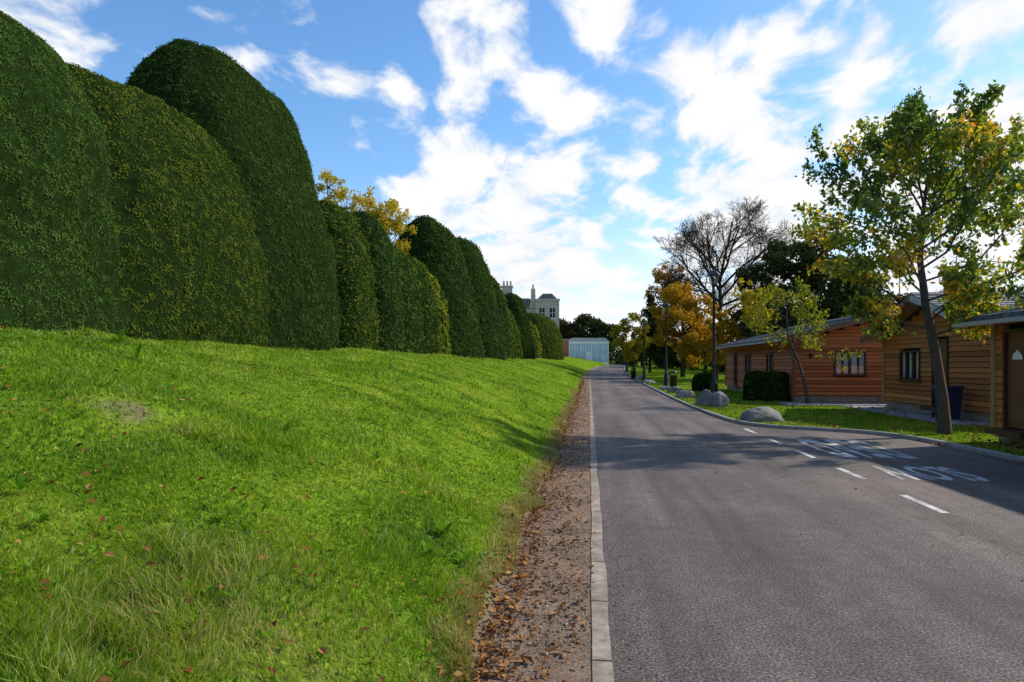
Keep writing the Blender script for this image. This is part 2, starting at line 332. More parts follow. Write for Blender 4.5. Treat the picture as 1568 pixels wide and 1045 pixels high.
# ---------------------------------------------------------------- grass blades
def blades(name,x,s,D,hmul=1.0,mat=None,wmul=1.0):
    n=len(x); z=gz(x,s)
    clump=vn2(x,s,1.6,11); fine=vn2(x,s,6,12)
    h=(.030+.075*clump**1.7*2*fine)*hmul*rng.uniform(.6,1.4,n)*(1+D*.012)
    w=.0024*(np.maximum(D,2.5)/2.5)**.8*wmul*rng.uniform(.7,1.4,n)
    a=rng.uniform(0,2*math.pi,n); lean=rng.uniform(.15,1.1,n)*h; la=rng.uniform(0,2*math.pi,n)*.6+vn2(x,s,2.2,14)*9
    side=np.stack([np.cos(a),np.sin(a),np.zeros(n)],1)*w[:,None]
    ld=np.stack([np.cos(la),np.sin(la),np.zeros(n)],1)*lean[:,None]
    base=np.stack([x,s,z-.004],1); up=np.zeros((n,3)); up[:,2]=h
    mid=base+up*.6+ld*.35; tip=base+up+ld
    P=np.stack([base-side,base+side,mid+side*.7,mid-side*.7,tip],1).reshape(-1,3)
    i=np.arange(n)[:,None]*5
    big=vn2(x,s,.5,21); dry=vn2(x,s,1.1,22)
    tint=np.clip(rng.normal(.5,.17,n)+(big-.5)*.35+(fine-.5)*.5+np.where(rng.random(n)<.03+.14*(dry>.64),.4,0),0,1)
    m=MB(); m.add(P,i+np.array([0,1,2,3]),0,tint)
    m.l.append((i+np.array([3,2,4])).ravel()); m.t.append(np.full(n,3)); m.m.append(np.zeros(n)); m.ti.append(tint); m.sm.append(np.full(n,False))
    return m.obj(name,[mat or M_grass])
n=340000
D=np.exp(rng.uniform(math.log(1.3),math.log(70),n)); u=rng.uniform(-1.0,.15,n); x,s=W(u,D)
edge=-.66+(vn2(x*0,s,1.3,2)-.5)*.22+rng.normal(0,.035,n)
k=(x<edge)&(x>-9.0)&(s>.3)
pd=np.hypot(x+3.6,s-5.0)+(vn2(x,s,4,91)-.5)*.3; k&=~((pd<.33)&(rng.random(n)<.7))
blades('grass_bank',x[k],s[k],D[k],np.interp(D[k],[2,3.5,8],[.95,.78,.60]))
n=100000
D=np.exp(rng.uniform(math.log(10),math.log(90),n)); u=rng.uniform(.1,.85,n); x,s=W(u,D); k=(x-curve(s)>tk(s)+.12+rng.normal(0,.02,n))&(s>9)
k&=~((x>8)&(x<16)&(s>28.4)&(s<42))&~((x>10)&(s>18)&(s<25))&~((x>8)&(s<14.8))
k&=~((x>7.3)&(x<12.5)&(s>25.4)&(s<27.4))
blades('lawn_grass',x[k],s[k],D[k],.45,None,1.25)
n=26000
s=np.exp(rng.uniform(math.log(1.6),math.log(40),n)); x=-.62+(vn2(s*0,s,1.3,2)-.5)*.2-np.abs(rng.normal(0,.09,n))
M_dry=leafmat('dry_grass',[(0,(.14,.17,.03)),(.5,(.32,.27,.10)),(1,(.48,.38,.18))],2,.3,.3)
blades('dry_grass_edge',x,s,s,.8,M_dry)
n=2600; x=rng.normal(-1.5,.42,n); s=rng.normal(2.75,.55,n); k=x<-.7
blades('dry_grass_tuft',x[k],s[k],s[k],1.5,M_dry,.7)
mb=MB()
def rosette(x,s,R,nl,up=.5):
    z=float(gz(x,s))
    for i in range(nl):
        a=i/nl*6.283+rng.uniform(-.3,.3); l=R*rng.uniform(.7,1.2); el=up*rng.uniform(.5,1.6)
        d=np.array([math.cos(a)*math.cos(el),math.sin(a)*math.cos(el),math.sin(el)]); sd=np.array([-math.sin(a),math.cos(a),0])*l*.13
        b=np.array([x,s,z+.03]); P=[b-sd*.2,b+sd*.2,b+d*l*.4+sd,b+d*l*.4-sd,b+d*l*.8+sd*.8-[0,0,l*.08],b+d*l*.8-sd*.8-[0,0,l*.08],b+d*l-[0,0,l*.2]]
        mb.add(P,[[0,1,2,3],[3,2,4,5]],0,rng.random()); mb.add([P[5],P[4],P[6]],[[0,1,2]],0,rng.random())
for (u_,D_,R_) in [(-.10,5.2,.17),(-.07,4.9,.14),(-.12,4.7,.13),(-.575,8.2,.2),(-.55,7.4,.18),(-.72,3.6,.11),(-.69,3.3,.09),(-.42,3.9,.09),(-.2,7,.13),(-.33,6.4,.12)]:
    x_,s_=W(u_,D_); rosette(x_,s_,R_,9,.8)
for i in range(220):
    D_=math.exp(rng.uniform(math.log(2.2),math.log(14))); x_,s_=W(rng.uniform(-.8,.0),D_)
    if x_<-.9 and x_>-7.8: rosette(x_,s_,rng.uniform(.035,.07),6,.7)
mb.obj('broadleaf_weeds',[M_weed])
def pebbles(name,x,s,r,z):
    n=len(x); O=np.array([[1,0,0],[0,1,0],[-1,0,0],[0,-1,0],[0,0,.7],[0,0,-.7]],float)
    P=O[None]*r[:,None,None]*rng.uniform(.6,1.3,(n,6,1)); a=rng.uniform(0,6.28,n); c,sn=np.cos(a),np.sin(a)
    Q=P.copy(); Q[:,:,0]=P[:,:,0]*c[:,None]-P[:,:,1]*sn[:,None]; Q[:,:,1]=P[:,:,0]*sn[:,None]+P[:,:,1]*c[:,None]
    Q+=np.stack([x,s,z+r*.3],1)[:,None]
    T=np.array([[0,1,4],[1,2,4],[2,3,4],[3,0,4],[1,0,5],[2,1,5],[3,2,5],[0,3,5]])
    F=(np.arange(n)[:,None,None]*6+T[None]).reshape(-1,3); m=MB(); m.add(Q.reshape(-1,3),F,0,np.repeat(rng.random(n),8)); m.obj(name,[M_pebble])
n=13000; s=np.exp(rng.uniform(math.log(2),math.log(35),n)); x=rng.uniform(-.62,.02,n)+rng.normal(0,.02,n); x=np.minimum(x,.03)
k=vn2(x,s,2.2,77)>rng.uniform(.1,.75,n); x=x[k]; s=s[k]; n=len(x)
pebbles('gravel',x,s,rng.gamma(2,.0020,n)+.0018*(s/4)**.5,e(s)+.006)
n=2200; s=np.exp(rng.uniform(math.log(2),math.log(20),n)); x=.13+np.abs(rng.normal(0,.15,n))
pebbles('loose_grit',x,s,rng.gamma(2,.0012,n)+.001,e(s)+.002)
def leaves(name,x,s,size,lift):
    n=len(x); z=gz(x,s)+lift; z=np.where((x>-.6)&(x<.02),e(s)+.014,z); z=np.where((x>.02)&(x<tk(s)),e(s)+.008,z)
    a=rng.uniform(0,6.28,n); nrm=unit(np.stack([rng.normal(0,.4,n),rng.normal(0,.4,n),np.ones(n)],1))
    U=np.stack([np.cos(a),np.sin(a),np.zeros(n)],1); U=unit(U-nrm*(U*nrm).sum(1)[:,None]); Vv=np.cross(nrm,U)
    sz=size*rng.uniform(.6,1.4,n); m=MB()
    m.diamonds(np.stack([x,s,z+sz*.12],1),U*sz[:,None]*.5,Vv*sz[:,None]*.33,0,rng.random(n),fold=nrm*sz[:,None]*rng.uniform(.0,.3,n)[:,None]); m.obj(name,[M_fallen])
n=4600; s=np.exp(rng.uniform(math.log(2.2),math.log(60),n)); x=np.where(rng.random(n)<.65,-.56+rng.normal(0,.09,n),-.3+rng.normal(0,.2,n)); k=x<.05
leaves('fallen_leaves',x[k],s[k],np.full(k.sum(),.036)+.0011*s[k],.02)
n=750; D=np.exp(rng.uniform(math.log(2),math.log(30),n)); x,s=W(rng.uniform(-.8,.1,n),D); k=x<-.7
leaves('fallen_leaves',x[k],s[k],np.full(k.sum(),.042)+.001*s[k],.045)
n=4200; D=np.exp(rng.uniform(math.log(11),math.log(50),n)); x,s=W(rng.uniform(.2,.8,n),D); k=x>tk(s)-.1
leaves('fallen_leaves',x[k],s[k],np.full(k.sum(),.085),.035)
n=120; s=rng.uniform(4,40,n); x=rng.uniform(.2,3.5,n)**1; leaves('fallen_leaves',x,s,np.full(n,.035),.0)

# ---------------------------------------------------------------- hedges
def hedge(name,cx,cy,ax,ay,ztop,mat,zb=None,n=3.2,p=2.6,batter=.10,rot=0.0,dens=1.0,lump=.10):
    D=max(8.5,abs(cy-ay*.2)); zb=float(gz(cx+ax,cy))-.15 if zb is None else zb; H=ztop-zb
    step=.16 if D<30 else .3
    na=int(max(60,min(260,2*(ax+ay)*2/step))); nh=int(max(24,min(90,H/step)))
    a=np.arange(na)/na*2*math.pi; hh=np.linspace(0,1,nh); hh=1-(1-hh)**1.35
    r=(1-batter*hh)*(1-hh**(p*1.25))**(1/p); r[0]*=.985
    c,sn=np.cos(a),np.sin(a); pc=np.sign(c)*np.abs(c)**(2/n); ps=np.sign(sn)*np.abs(sn)**(2/n)
    m_=min(ax,ay); AX=ax-m_*(1-r); AY=ay-m_*(1-r)
    X=AX[:,None]*pc[None]; Y=AY[:,None]*ps[None]; Z=np.repeat((hh*H)[:,None],na,1)
    cr,sr=math.cos(rot),math.sin(rot)
    V=np.stack([cx+X*cr-Y*sr,cy+X*sr+Y*cr,zb+Z],2); Vf=V.reshape(-1,3)
    nn=unit(np.stack([(Vf[:,0]-cx)/ax**1.5,(Vf[:,1]-cy)/ay**1.5,(Vf[:,2]-zb-H*.4)/(H**1.7)],1))
    d=(vn(Vf,.55,31)-.5)*lump*3.6+(vn(Vf,1.6,32)-.5)*lump*1.7+(vn(Vf,4.5,33)-.5)*lump*.9
    Vf=Vf+nn*d[:,None]
    i,j=np.meshgrid(np.arange(nh-1),np.arange(na),indexing='ij'); i=i.ravel(); j=j.ravel(); j2=(j+1)%na
    F=np.stack([i*na+j,i*na+j2,(i+1)*na+j2,(i+1)*na+j],1)
    m=MB(); m.add(Vf,F,0,.5,True)
    A,B,C_,D_=[Vf[F[:,q]] for q in range(4)]
    fn=np.cross(C_-A,D_-B); ar=np.linalg.norm(fn,axis=1)*.5; fn=unit(fn); fc=(A+C_)/2
    # sprigs concentrated on the faces that can be seen from the lane
    wgt=ar*np.where((fn[:,0]>-.25)|(fn[:,2]>.6)|(fn[:,1]<-.5),1,.12)*np.where(fc[:,1]<3,.25,1); tot=wgt.sum()
    ls=float(np.clip(.0032*D,.032,.16)); num=int(min(200000,dens*tot*.8/(ls*ls*.42)))
    f=rng.choice(len(F),num,p=wgt/tot); uu=rng.random(num)[:,None]; vv=rng.random(num)[:,None]
    P=(A[f]*(1-uu)+B[f]*uu)*(1-vv)+(D_[f]*(1-uu)+C_[f]*uu)*vv; Nn=fn[f]
    R=rng.normal(0,1,(num,3)); T=unit(R-Nn*(R*Nn).sum(1)[:,None]); T[:,2]+=.3
    U=unit(T*rng.uniform(.5,1.0,(num,1))+Nn*rng.uniform(.0,.5,(num,1)))
    Q=unit(np.cross(U,rng.normal(0,1,(num,3))*.26+Nn)); sz=ls*rng.uniform(.6,1.5,(num,1))
    sm=vn(P*[1,1,1.5],6.5 if D<30 else 4,41); sm2=vn(P*[1,1,1.8],1.6,43)
    deep=(rng.uniform(-.5,.6,num)+(sm-.5)*1.8)*ls; deep[rng.random(num)<.012]*=2.2
    t=np.clip(.50+(rng.random(num)-.5)*.16+(sm-.5)*.75+(sm2-.5)*.3+.1*Nn[:,2],0,1)
    m.diamonds(P+Nn*deep[:,None],U*sz*.5,Q*sz*.28,1,t)
    return m.obj(name,[M_hedgecore,mat])
hedge('yew_hedge',-10.5,4.2,2.6,8.9,7.6,M_hedgeG,n=3.2,p=2.9,batter=.08)
hedge('yew_hedge',-10.85,14.6,2.75,4.2,7.75,M_hedge,n=2.8,p=2.4,batter=.06)
hedge('topiary_dome',-11.0,19.7,3.0,4.6,10.5,M_hedgeD,n=2.5,p=2.7,batter=.26)
hedge('yew_hedge',-10.5,25.4,2.3,2.2,7.8,M_hedge,n=3,p=3,batter=.15)
hedge('yew_hedge',-10.4,28.0,2.6,2.0,8.0,M_hedgeG,n=2.6,p=2.8,batter=.14)
hedge('yew_hedge',-10.4,31.8,2.4,2.7,7.5,M_hedgeG,n=2.6,p=2.8)
hedge('yew_hedge',-10.4,35.4,2.4,2.3,7.3,M_hedge,n=2.8,p=2.8)
hedge('golden_yew_hedge',-10.4,38.4,2.4,1.9,6.9,M_hedgeY,n=2.8,p=3.2)
hedge('topiary_dome',-10.4,43.8,3.5,4.9,10.9,M_hedgeD,n=2.5,p=2.5,batter=.38)
hedge('topiary_dome',-9.8,52.6,3.3,4.9,11.2,M_hedgeD,n=2.5,p=2.5,batter=.40)
hedge('topiary_dome',-9.5,60.6,2.8,3.6,9.6,M_hedgeG,n=2.5,p=2.6,batter=.32)
hedge('yew_hedge',-9.4,67.5,2.5,5.5,7.2,M_hedge,n=3.2,p=2.8)
hedge('topiary_dome',-8.9,77,2.7,3.6,9.5,M_hedgeD,n=2.5,p=2.6,batter=.28)
hedge('golden_yew_hedge',-8.4,84,2.4,3.5,6.8,M_hedgeY,n=3,p=3)
hedge('yew_hedge',-7.0,95,3.0,9.0,8.2,M_hedge,n=2.8,p=2.4,rot=-.10)

# ---------------------------------------------------------------- trees
def leafcloud(m,P,size,mat,tint,droop=.3,fold=True,wr=.27):
    n=len(P); U=unit(rng.normal(0,1,(n,3))-np.array([0,0,droop])); Q=unit(np.cross(U,rng.normal(0,1,(n,3))))
    sz=size*rng.uniform(.6,1.35,(n,1)); m.diamonds(P,U*sz*.5,Q*sz*wr,mat,tint,fold=np.cross(U,Q)*sz*.07 if fold else None)
def grow(m,p,d,L,r,lvl,P,tips,k=5):
    ns=4 if lvl<2 else 3; pts=[np.array(p,float)]; d=np.array(d,float); seg=L/ns
    for i in range(ns):
        d=unit(d+rng.normal(0,P['wob'],3)+np.array([0,0,P['up'][min(lvl,len(P['up'])-1)]])); pts.append(pts[-1]+d*seg)
    rad=np.linspace(r,r*(.45 if lvl<P['max'] else .3),ns+1); m.tube(pts,rad,k if lvl<2 else 3+(lvl<3),0)
    pts=np.array(pts)
    if lvl>=P['leaf']: tips.append((pts,lvl))
    if lvl<P['max']:
        kk=P['kids'][lvl]
        for i in range(kk):
            t=.25+.75*(i+rng.random())/kk if lvl>0 else .35+.65*(i+rng.random())/kk
            q=t*ns; a=min(int(q),ns-1); pos=pts[a]+(pts[a+1]-pts[a])*(q-a); dd=unit(pts[a+1]-pts[a])
            perp=unit(np.cross(dd,rng.normal(0,1,3))); an=P['ang']*rng.uniform(.7,1.3)
            nd=dd*math.cos(an)+perp*math.sin(an)
            grow(m,pos,nd,L*P['lf']*(1.15-.55*t)*rng.uniform(.8,1.2),max(r*(1-.5*t)*.55,P['rmin']),lvl+1,P,tips,k)
def leaves_on(m,tips,per,spread,size,mat,cfun,wr=.27):
    C=[]
    for pts,l in tips:
        n=max(1,int(per*rng.uniform(.4,1.6))); t=rng.random(n)*(len(pts)-1); a=np.minimum(t.astype(int),len(pts)-2); f=(t-a)[:,None]
        C.append(pts[a]*(1-f)+pts[a+1]*f+rng.normal(0,spread,(n,3))-[0,0,spread*.7])
    C=np.concatenate(C); leafcloud(m,C,size,mat,cfun(C),.9,True,wr)
R_=np.array([CT,ST,0])
x0,s0=W(.6345,15.0); base=np.array([x0,s0,float(gz(x0,s0))-.1])
m=MB()
tr=[base,base+R_*-.06+[0,0,.9],base+R_*-.22+[0,0,1.9],base+R_*-.42+[0,0,2.9],base+R_*-.55+[0,0,3.9],base+R_*-.5+[0,0,4.9],base+R_*-.35+[0,0,5.9],base+R_*-.3+[0,0,6.6]]
m.tube(tr,[.15,.115,.10,.085,.065,.045,.028,.012],8,0)
tips=[]; P=dict(max=3,leaf=2,kids=[0,8,4],up=[0,.10,.06,.02],wob=.12,ang=.62,lf=.46,rmin=.005)
for i in range(28):
    z=2.15+3.8*(i/27)**.95; f=np.interp(z,[0,.8,1.8,2.8,3.8,4.8,5.8,6.6],[0,1,2,3,4,5,6,7]); a=int(f); pos=np.array(tr[a])+(np.array(tr[min(a+1,7)])-np.array(tr[a]))*(f-a)
    az=i*2.4+rng.uniform(-.3,.3); el=math.radians(10+36*(i/27))
    L=np.interp(z,[2.1,2.6,3.1,4.3,6.0],[1.0,1.9,2.7,2.6,1.2])*rng.uniform(.85,1.15)
    grow(m,pos,(math.cos(az)*math.cos(el),math.sin(az)*math.cos(el),math.sin(el)),L,.026,1,P,tips,6)
def cf(C):
    lump=vn(C,1.3,51); return np.clip(.40+(lump-.5)*.9+rng.normal(0,.18,len(C))+.35*np.clip((3.9-C[:,2])/1.6,0,1)*(rng.random(len(C))<.6),0,1)
leaves_on(m,tips,22,.07,.120,1,cf,.29)
m.obj('cherry_tree',[M_bark,M_leafT])
x0,s0=W(.4335,25.5); base=np.array([x0,s0,float(gz(x0,s0))-.1]); m=MB()
tr=[base,base+R_*-.1+[0,0,.8],base+R_*-.35+[0,0,1.7],base+R_*-.75+[0,0,2.6],base+R_*-.8+[0,0,3.4],base+R_*-.8+[0,0,4.3]]
m.tube(tr,[.075,.06,.05,.04,.03,.012],6,0); tips=[]; P=dict(max=3,leaf=2,kids=[0,5,4],up=[0,.1,.05,0],wob=.15,ang=.8,lf=.55,rmin=.007)
for i in range(14):
    z=1.75+2.3*i/13; pos=np.array([0,0,base[2]+z]); pos[:2]=[np.interp(z,[0,.8,1.7,2.6,3.4,4.3],[q[c] for q in tr]) for c in (0,1)]
    az=i*2.4; el=.4; grow(m,pos,(math.cos(az)*math.cos(el),math.sin(az)*math.cos(el),math.sin(el)),1.7-.06*i,.02,1,P,tips,5)
leaves_on(m,tips,7,.06,.12,1,lambda C:np.clip(rng.normal(.45,.25,len(C)),0,1))
M_leafYG=leafmat('yellow_green_leaves',[(0,(.10,.14,.02)),(.5,(.24,.25,.03)),(1,(.55,.42,.04))],.8,.3,.4)
m.obj('young_autumn_tree',[M_bark,M_leafYG])
def bare(name,u,D,h,spread,seedk=(7,6,5,4)):
    x0,s0=W(u,D); zb=float(gz(x0,s0)); m=MB(); tips=[]
    P=dict(max=5,leaf=9,kids=[0]+list(seedk),up=[0,.05,.03,.01,.01,0],wob=.13,ang=.66,lf=.63,rmin=.021)
    top=np.array([x0,s0,zb+h*.62]); b=np.array([x0,s0,zb-.2]); m.tube([b,b+[.1,0,h*.2],b+[0,.1,h*.4],top],[h*.024,h*.018,h*.013,h*.006],7,0)
    for i in range(18):
        t=.24+.38*i/17; az=i*2.4+rng.uniform(-.4,.4); el=math.radians(12+54*i/17)
        grow(m,b+[0,0,h*t+.2],(math.cos(az)*math.cos(el),math.sin(az)*math.cos(el),math.sin(el)),h*spread*rng.uniform(.85,1.1),h*.009,1,P,tips,5)
    m.obj(name,[M_barkD])
bare('bare_tree',.305,80,18.4,.40,(6,6,5,4))
def clump_tree(name,u,D,clumps,nleaf,size,mat,trunk_r=.3,bark=None,flat=1.0,shell=.55,tshift=0.0,sub=(.22,.45)):
    x0,s0=W(u,D); zb=float(gz(x0,s0)); m=MB(); zt=max(c[1] for c in clumps)
    b=np.array([x0,s0,zb-.2]); m.tube([b,b+[.1,0,zt*.4],b+[0,0,zt*.9-zb]],[trunk_r,trunk_r*.7,trunk_r*.15],7,0)
    vols=np.array([c[2]**2*flat for c in clumps]); vols/=vols.sum()
    for c,v in zip(clumps,vols):
        dx,z,r=c[:3]; dy=c[3] if len(c)>3 else rng.uniform(-1,1)*r*.8
        cen=np.array([x0,s0,0])+R_*dx+np.array([-ST,CT,0])*dy; cen[2]=z
        st=b+[0,0,max(zt*.25,(z-zb)*.6)]; mid=(st+cen)/2+rng.normal(0,.2,3); m.tube([st,mid,cen],[trunk_r*.35,trunk_r*.2,trunk_r*.06],5,0)
        n=int(nleaf*v); k=14; sd=unit(rng.normal(0,1,(k,3)))*rng.uniform(.45,.95,(k,1))*r; sr=r*rng.uniform(sub[0],sub[1],k)
        ch=rng.integers(0,k,n); dd=unit(rng.normal(0,1,(n,3)))*(rng.random((n,1))**shell)*sr[ch][:,None]
        off=sd[ch]+dd; off[:,2]*=flat; Pp=cen+off
        for q in range(k):
            e_=cen+sd[q]*[1,1,flat]; m.tube([cen,(cen+e_)/2+rng.normal(0,.05*r,3),e_],[trunk_r*.1,trunk_r*.07,.01],3,0)
        leafcloud(m,Pp,size,1,np.clip(rng.normal(.5+tshift,.2,n)+off[:,2]/(r*flat+.01)*.15,0,1),.3,False)
    m.obj(name,[bark or M_barkD,mat])
clump_tree('golden_oak_tree',-.215,38,[(-1.9,11.2,1.0),(-1.2,10.4,1.2),(.2,9.8,1.3),(1.1,9.8,1.4),(1.9,8.8,1.2),(-.6,9.0,1.4),(-2.4,9.6,.9)],9000,.17,M_leafY,.25,tshift=-.02)
clump_tree('evergreen_cedar_tree',.435,60,[(-4.6,9.4,1.7),(-2.5,10.4,2.2),(0,11.2,2.3),(1.8,10,2.4),(-3.6,7.0,2.6),(-1,8.6,2.6),(2,7.8,3),(4.2,7.6,2.4),(5.4,5.8,2.4),(-4.6,5.2,2.2),(1.0,5.2,3),(-2,5,3)],36000,.34,M_cedar,.45,flat=.75,sub=(.28,.48))
clump_tree('evergreen_cedar_tree',.56,70,[(-3,8.0,2),(0,7.6,2.4),(3,7.4,2.0),(-1,6,3),(3,5.5,3),(6,6.6,1.8),(9,7.4,1.6),(12,5,2.5)],18000,.40,M_cedar,.45,flat=.6,sub=(.35,.55))
clump_tree('conifer_tree',.202,78,[(0,9.0,.5),(0,7.9,1.0),(-.2,6.7,1.4),(.2,5.4,1.8),(0,4,2.1)],9000,.3,M_cedar,.2)
clump_tree('orange_autumn_tree',.25,66,[(0,8.2,1.7),(-1.2,7,1.7),(1.4,6.8,1.8),(0,5,2.2),(2.2,4.6,1.6),(-1.8,4.4,1.5),(.4,3,1.8)],15000,.26,M_leafO,.25)
clump_tree('yellow_autumn_tree',.178,72,[(0,5.6,1.3),(-1.1,4.6,1.2),(1.0,4.4,1.3),(0,3.3,1.5)],6500,.24,M_leafY,.15)
clump_tree('yellow_autumn_tree',.300,62,[(0,5.4,1.3),(-1.3,4.0,1.4),(1.2,4.2,1.4),(0,3.0,1.5)],6000,.24,M_leafO,.15)
clump_tree('yellow_autumn_tree',.352,52,[(-.6,7.2,.8),(.4,6.6,1.0),(-.4,5.6,1.2),(.9,5.3,1.0)],3000,.2,M_leafY,.14)
clump_tree('old_parkland_tree',.225,90,[(-.8,13.4,1.3),(1.4,13.6,1.2),(.2,12.0,1.8),(-1.6,11.0,1.4),(2.2,11.4,1.6),(0,9.5,2.2)],5000,.3,M_leafO,.35)
clump_tree('cedar_of_lebanon',.105,140,[(-3.5,8.6,2.6),(0,10,2.6),(3,9.2,2.8),(5.5,8.6,2.4),(-1,7.2,3.4),(4,6.6,3.6)],14000,.5,M_cedar,.4,flat=.55,sub=(.35,.55))
clump_tree('copper_beech_tree',.067,150,[(-2,9.4,2),(0,9.8,2),(2,8.8,2),(0,7,3)],5000,.5,leafmat('copper_leaves',[(0,(.08,.03,.02)),(1,(.22,.09,.05))]),.3)
m=MB()
for (u,D,z,r) in [(.155,135,4.0,3),(.175,120,4,3),(.19,105,3.4,2.6),(.215,100,4,3.2),(.235,95,3.6,3),(.26,95,4.2,3.4),(.285,90,4.2,3.2),(.31,85,4,3.2),(.335,80,3.8,3),(.36,75,4.2,3),(.40,75,4.5,3.2),(.45,75,4.5,3.2),(.5,80,5,3.4),(.6,85,6,4),(.66,85,6,4),(.72,85,6,4),(.78,85,6,4),(.12,165,3.5,4),(.14,160,4,4),(-.02,180,5,5),(.04,185,5,5)]:
    x0,s0=W(u,D); cen=np.array([x0,s0,z-.6]); k=16; sd=unit(rng.normal(0,1,(k,3)))*rng.uniform(.4,1,(k,1))*r; ch=rng.integers(0,k,2300)
    Pp=cen+(sd[ch]+unit(rng.normal(0,1,(2300,3)))*rng.random((2300,1))**.5*r*.4)*[1,1,.8]; leafcloud(m,Pp,.45,0,np.clip(rng.normal(.4+.2*rng.random(),.2,2300),0,1),.3,False)
    m.tube([[x0,s0,.5],[x0,s0,z]],[.2,.08],5,1)
m.obj('distant_trees',[M_leafG,M_barkD])
def boxhedge(name,u,D,ax,ay,h):
    x0,s0=W(u,D); hedge(name,x0,s0,ax,ay,float(gz(x0,s0))+h,M_hedgeD,zb=float(gz(x0,s0))-.05,n=3.5,p=4,batter=.05,lump=.05)
boxhedge('clipped_laurel_hedge',.372,28.3,.95,.55,1.2)
boxhedge('clipped_laurel_hedge',.282,38,.7,.7,1.0)

# ---------------------------------------------------------------- boulders
def boulder(u,D,w,d,h,seed,rz=0):
    x0,s0=W(u,D); k=28; a=np.arange(k)/k*6.2832; ph=np.linspace(-.35,1.5708,16); m=MB()
    V=np.stack([np.cos(ph)[:,None]*np.cos(a),np.cos(ph)[:,None]*np.sin(a),np.repeat(np.sin(ph)[:,None],k,1)],2).reshape(-1,3)
    nz=(vn(V,1.2,seed)-.5)*.8+(vn(V,3,seed+1)-.5)*.3+(vn(V,8,seed+2)-.5)*.08; V=V*(1+nz)[:,None]
    for q in range(7):
        g=np.random.default_rng(seed*10+q); nv=unit(g.normal(0,1,3)+np.array([0,0,.4])); dd=V@nv; lim=.72+.12*g.random(); ov=np.clip(dd-lim,0,None); V=V-nv*ov[:,None]*.85
    V[:,2]=np.abs(V[:,2])**.9*np.sign(V[:,2])
    V=V*np.array([w/2,d/2,h*.95]); c,sn=math.cos(rz),math.sin(rz); V=np.stack([V[:,0]*c-V[:,1]*sn,V[:,0]*sn+V[:,1]*c,V[:,2]],1)+[x0,s0,float(gz(x0,s0))]
    i,j=np.meshgrid(np.arange(15),np.arange(k),indexing='ij'); i=i.ravel();j=j.ravel(); m.add(V,np.stack([i*k+j,i*k+(j+1)%k,(i+1)*k+(j+1)%k,(i+1)*k+j],1),0,.5,True); m.obj('boulder',[M_stone])
boulder(.362,18.4,1.1,.8,.47,3,.1); boulder(.302,24.3,.85,.8,.62,5,.4); boulder(.284,25.2,.8,.6,.5,8)
boulder(.252,30.5,1.0,.7,.42,11,.3); boulder(.238,36,.9,.6,.3,14); boulder(.225,40,.8,.6,.3,17); boulder(.2,52,.9,.6,.35,19); boulder(.19,60,.9,.6,.4,23)
boulder(-.665,2.45,.07,.06,.06,29)

# ---------------------------------------------------------------- street lamps
M_lglass=glass('lantern_glass',(.85,.87,.85),.25)
def lamp(u,D,H):
    x0,s0=W(u,D); z=float(gz(x0,s0)); E=empty('street_lamp',(x0,s0,z)); c=(0,0,0)
    m=MB(); m.lathe(c,[(.19,-.05),(.19,.12),(.165,.16),(.15,.5),(.13,.75),(.10,.80),(.115,.86),(.085,.92),(.070,1.3),(.064,1.35),(.08,1.4),(.062,1.46),(.060,2.4),(.052,H-.95),(.075,H-.93),(.075,H-.88),(.045,H-.84),(.045,H-.74),(.10,H-.66),(.125,H-.62)],12); m.obj('post',[M_black],E)
    m=MB(); m.tube([[-.28,0,H-.98],[.28,0,H-.98]],[.015,.015],6); m.lathe((-.29,0,H-1.0),[(0.0,0),(.025,.01),(.025,.03),(0,.04)],8); m.lathe((.29,0,H-1.0),[(0.0,0),(.025,.01),(.025,.03),(0,.04)],8); m.obj('ladder_bar',[M_black],E)
    m=MB(); m.lathe(c,[(.12,H-.62),(.22,H-.24)],6,0,False); m.obj('lantern_glass',[M_lglass],E)
    m=MB()
    for i in range(6):
        a=i*math.pi/3; ca,sa=math.cos(a),math.sin(a); m.tube([[.125*ca,.125*sa,H-.63],[.23*ca,.23*sa,H-.22]],[.016,.016],4)
    m.lathe(c,[(.27,H-.25),(.27,H-.20),(.15,H-.09),(.12,H-.08),(.12,H-.05),(.03,H-.02),(.02,H+.04),(.03,H+.06),(0,H+.10)],6,0,False); m.lathe(c,[(.03,H-.6),(.03,H-.45),(0,H-.43)],6)
    m.obj('lantern_frame',[M_black],E)
    m=MB(); m.lathe(c,[(.0,.10),(.26,.10),(.28,.06),(.28,-.1)],16,0,False); m.obj('base_pad',[M_plinth],E)
lamp(.2957,28.9,5.5); lamp(.2258,42.5,5.35); lamp(.1934,59,5.3); lamp(.168,80,5.3)
def litterbin(u,D):
    x0,s0=W(u,D); E=empty('litter_bin',(x0,s0,float(gz(x0,s0)))); m=MB(); m.lathe((0,0,0),[(.20,0),(.22,.03),(.23,.7),(.25,.72),(.25,.78)],14); m.obj('body',[M_black],E)
    m=MB(); m.lathe((0,0,0),[(.25,.95),(.26,.98),(.2,1.04),(.0,1.1)],14)
    for i in range(4): a=i*1.5708+.6; m.tube([[.23*math.cos(a),.23*math.sin(a),.76],[.23*math.cos(a),.23*math.sin(a),.97]],[.015,.015],5)
    m.obj('hood',[M_black],E)
litterbin(.2365,43.5); litterbin(.178,62)

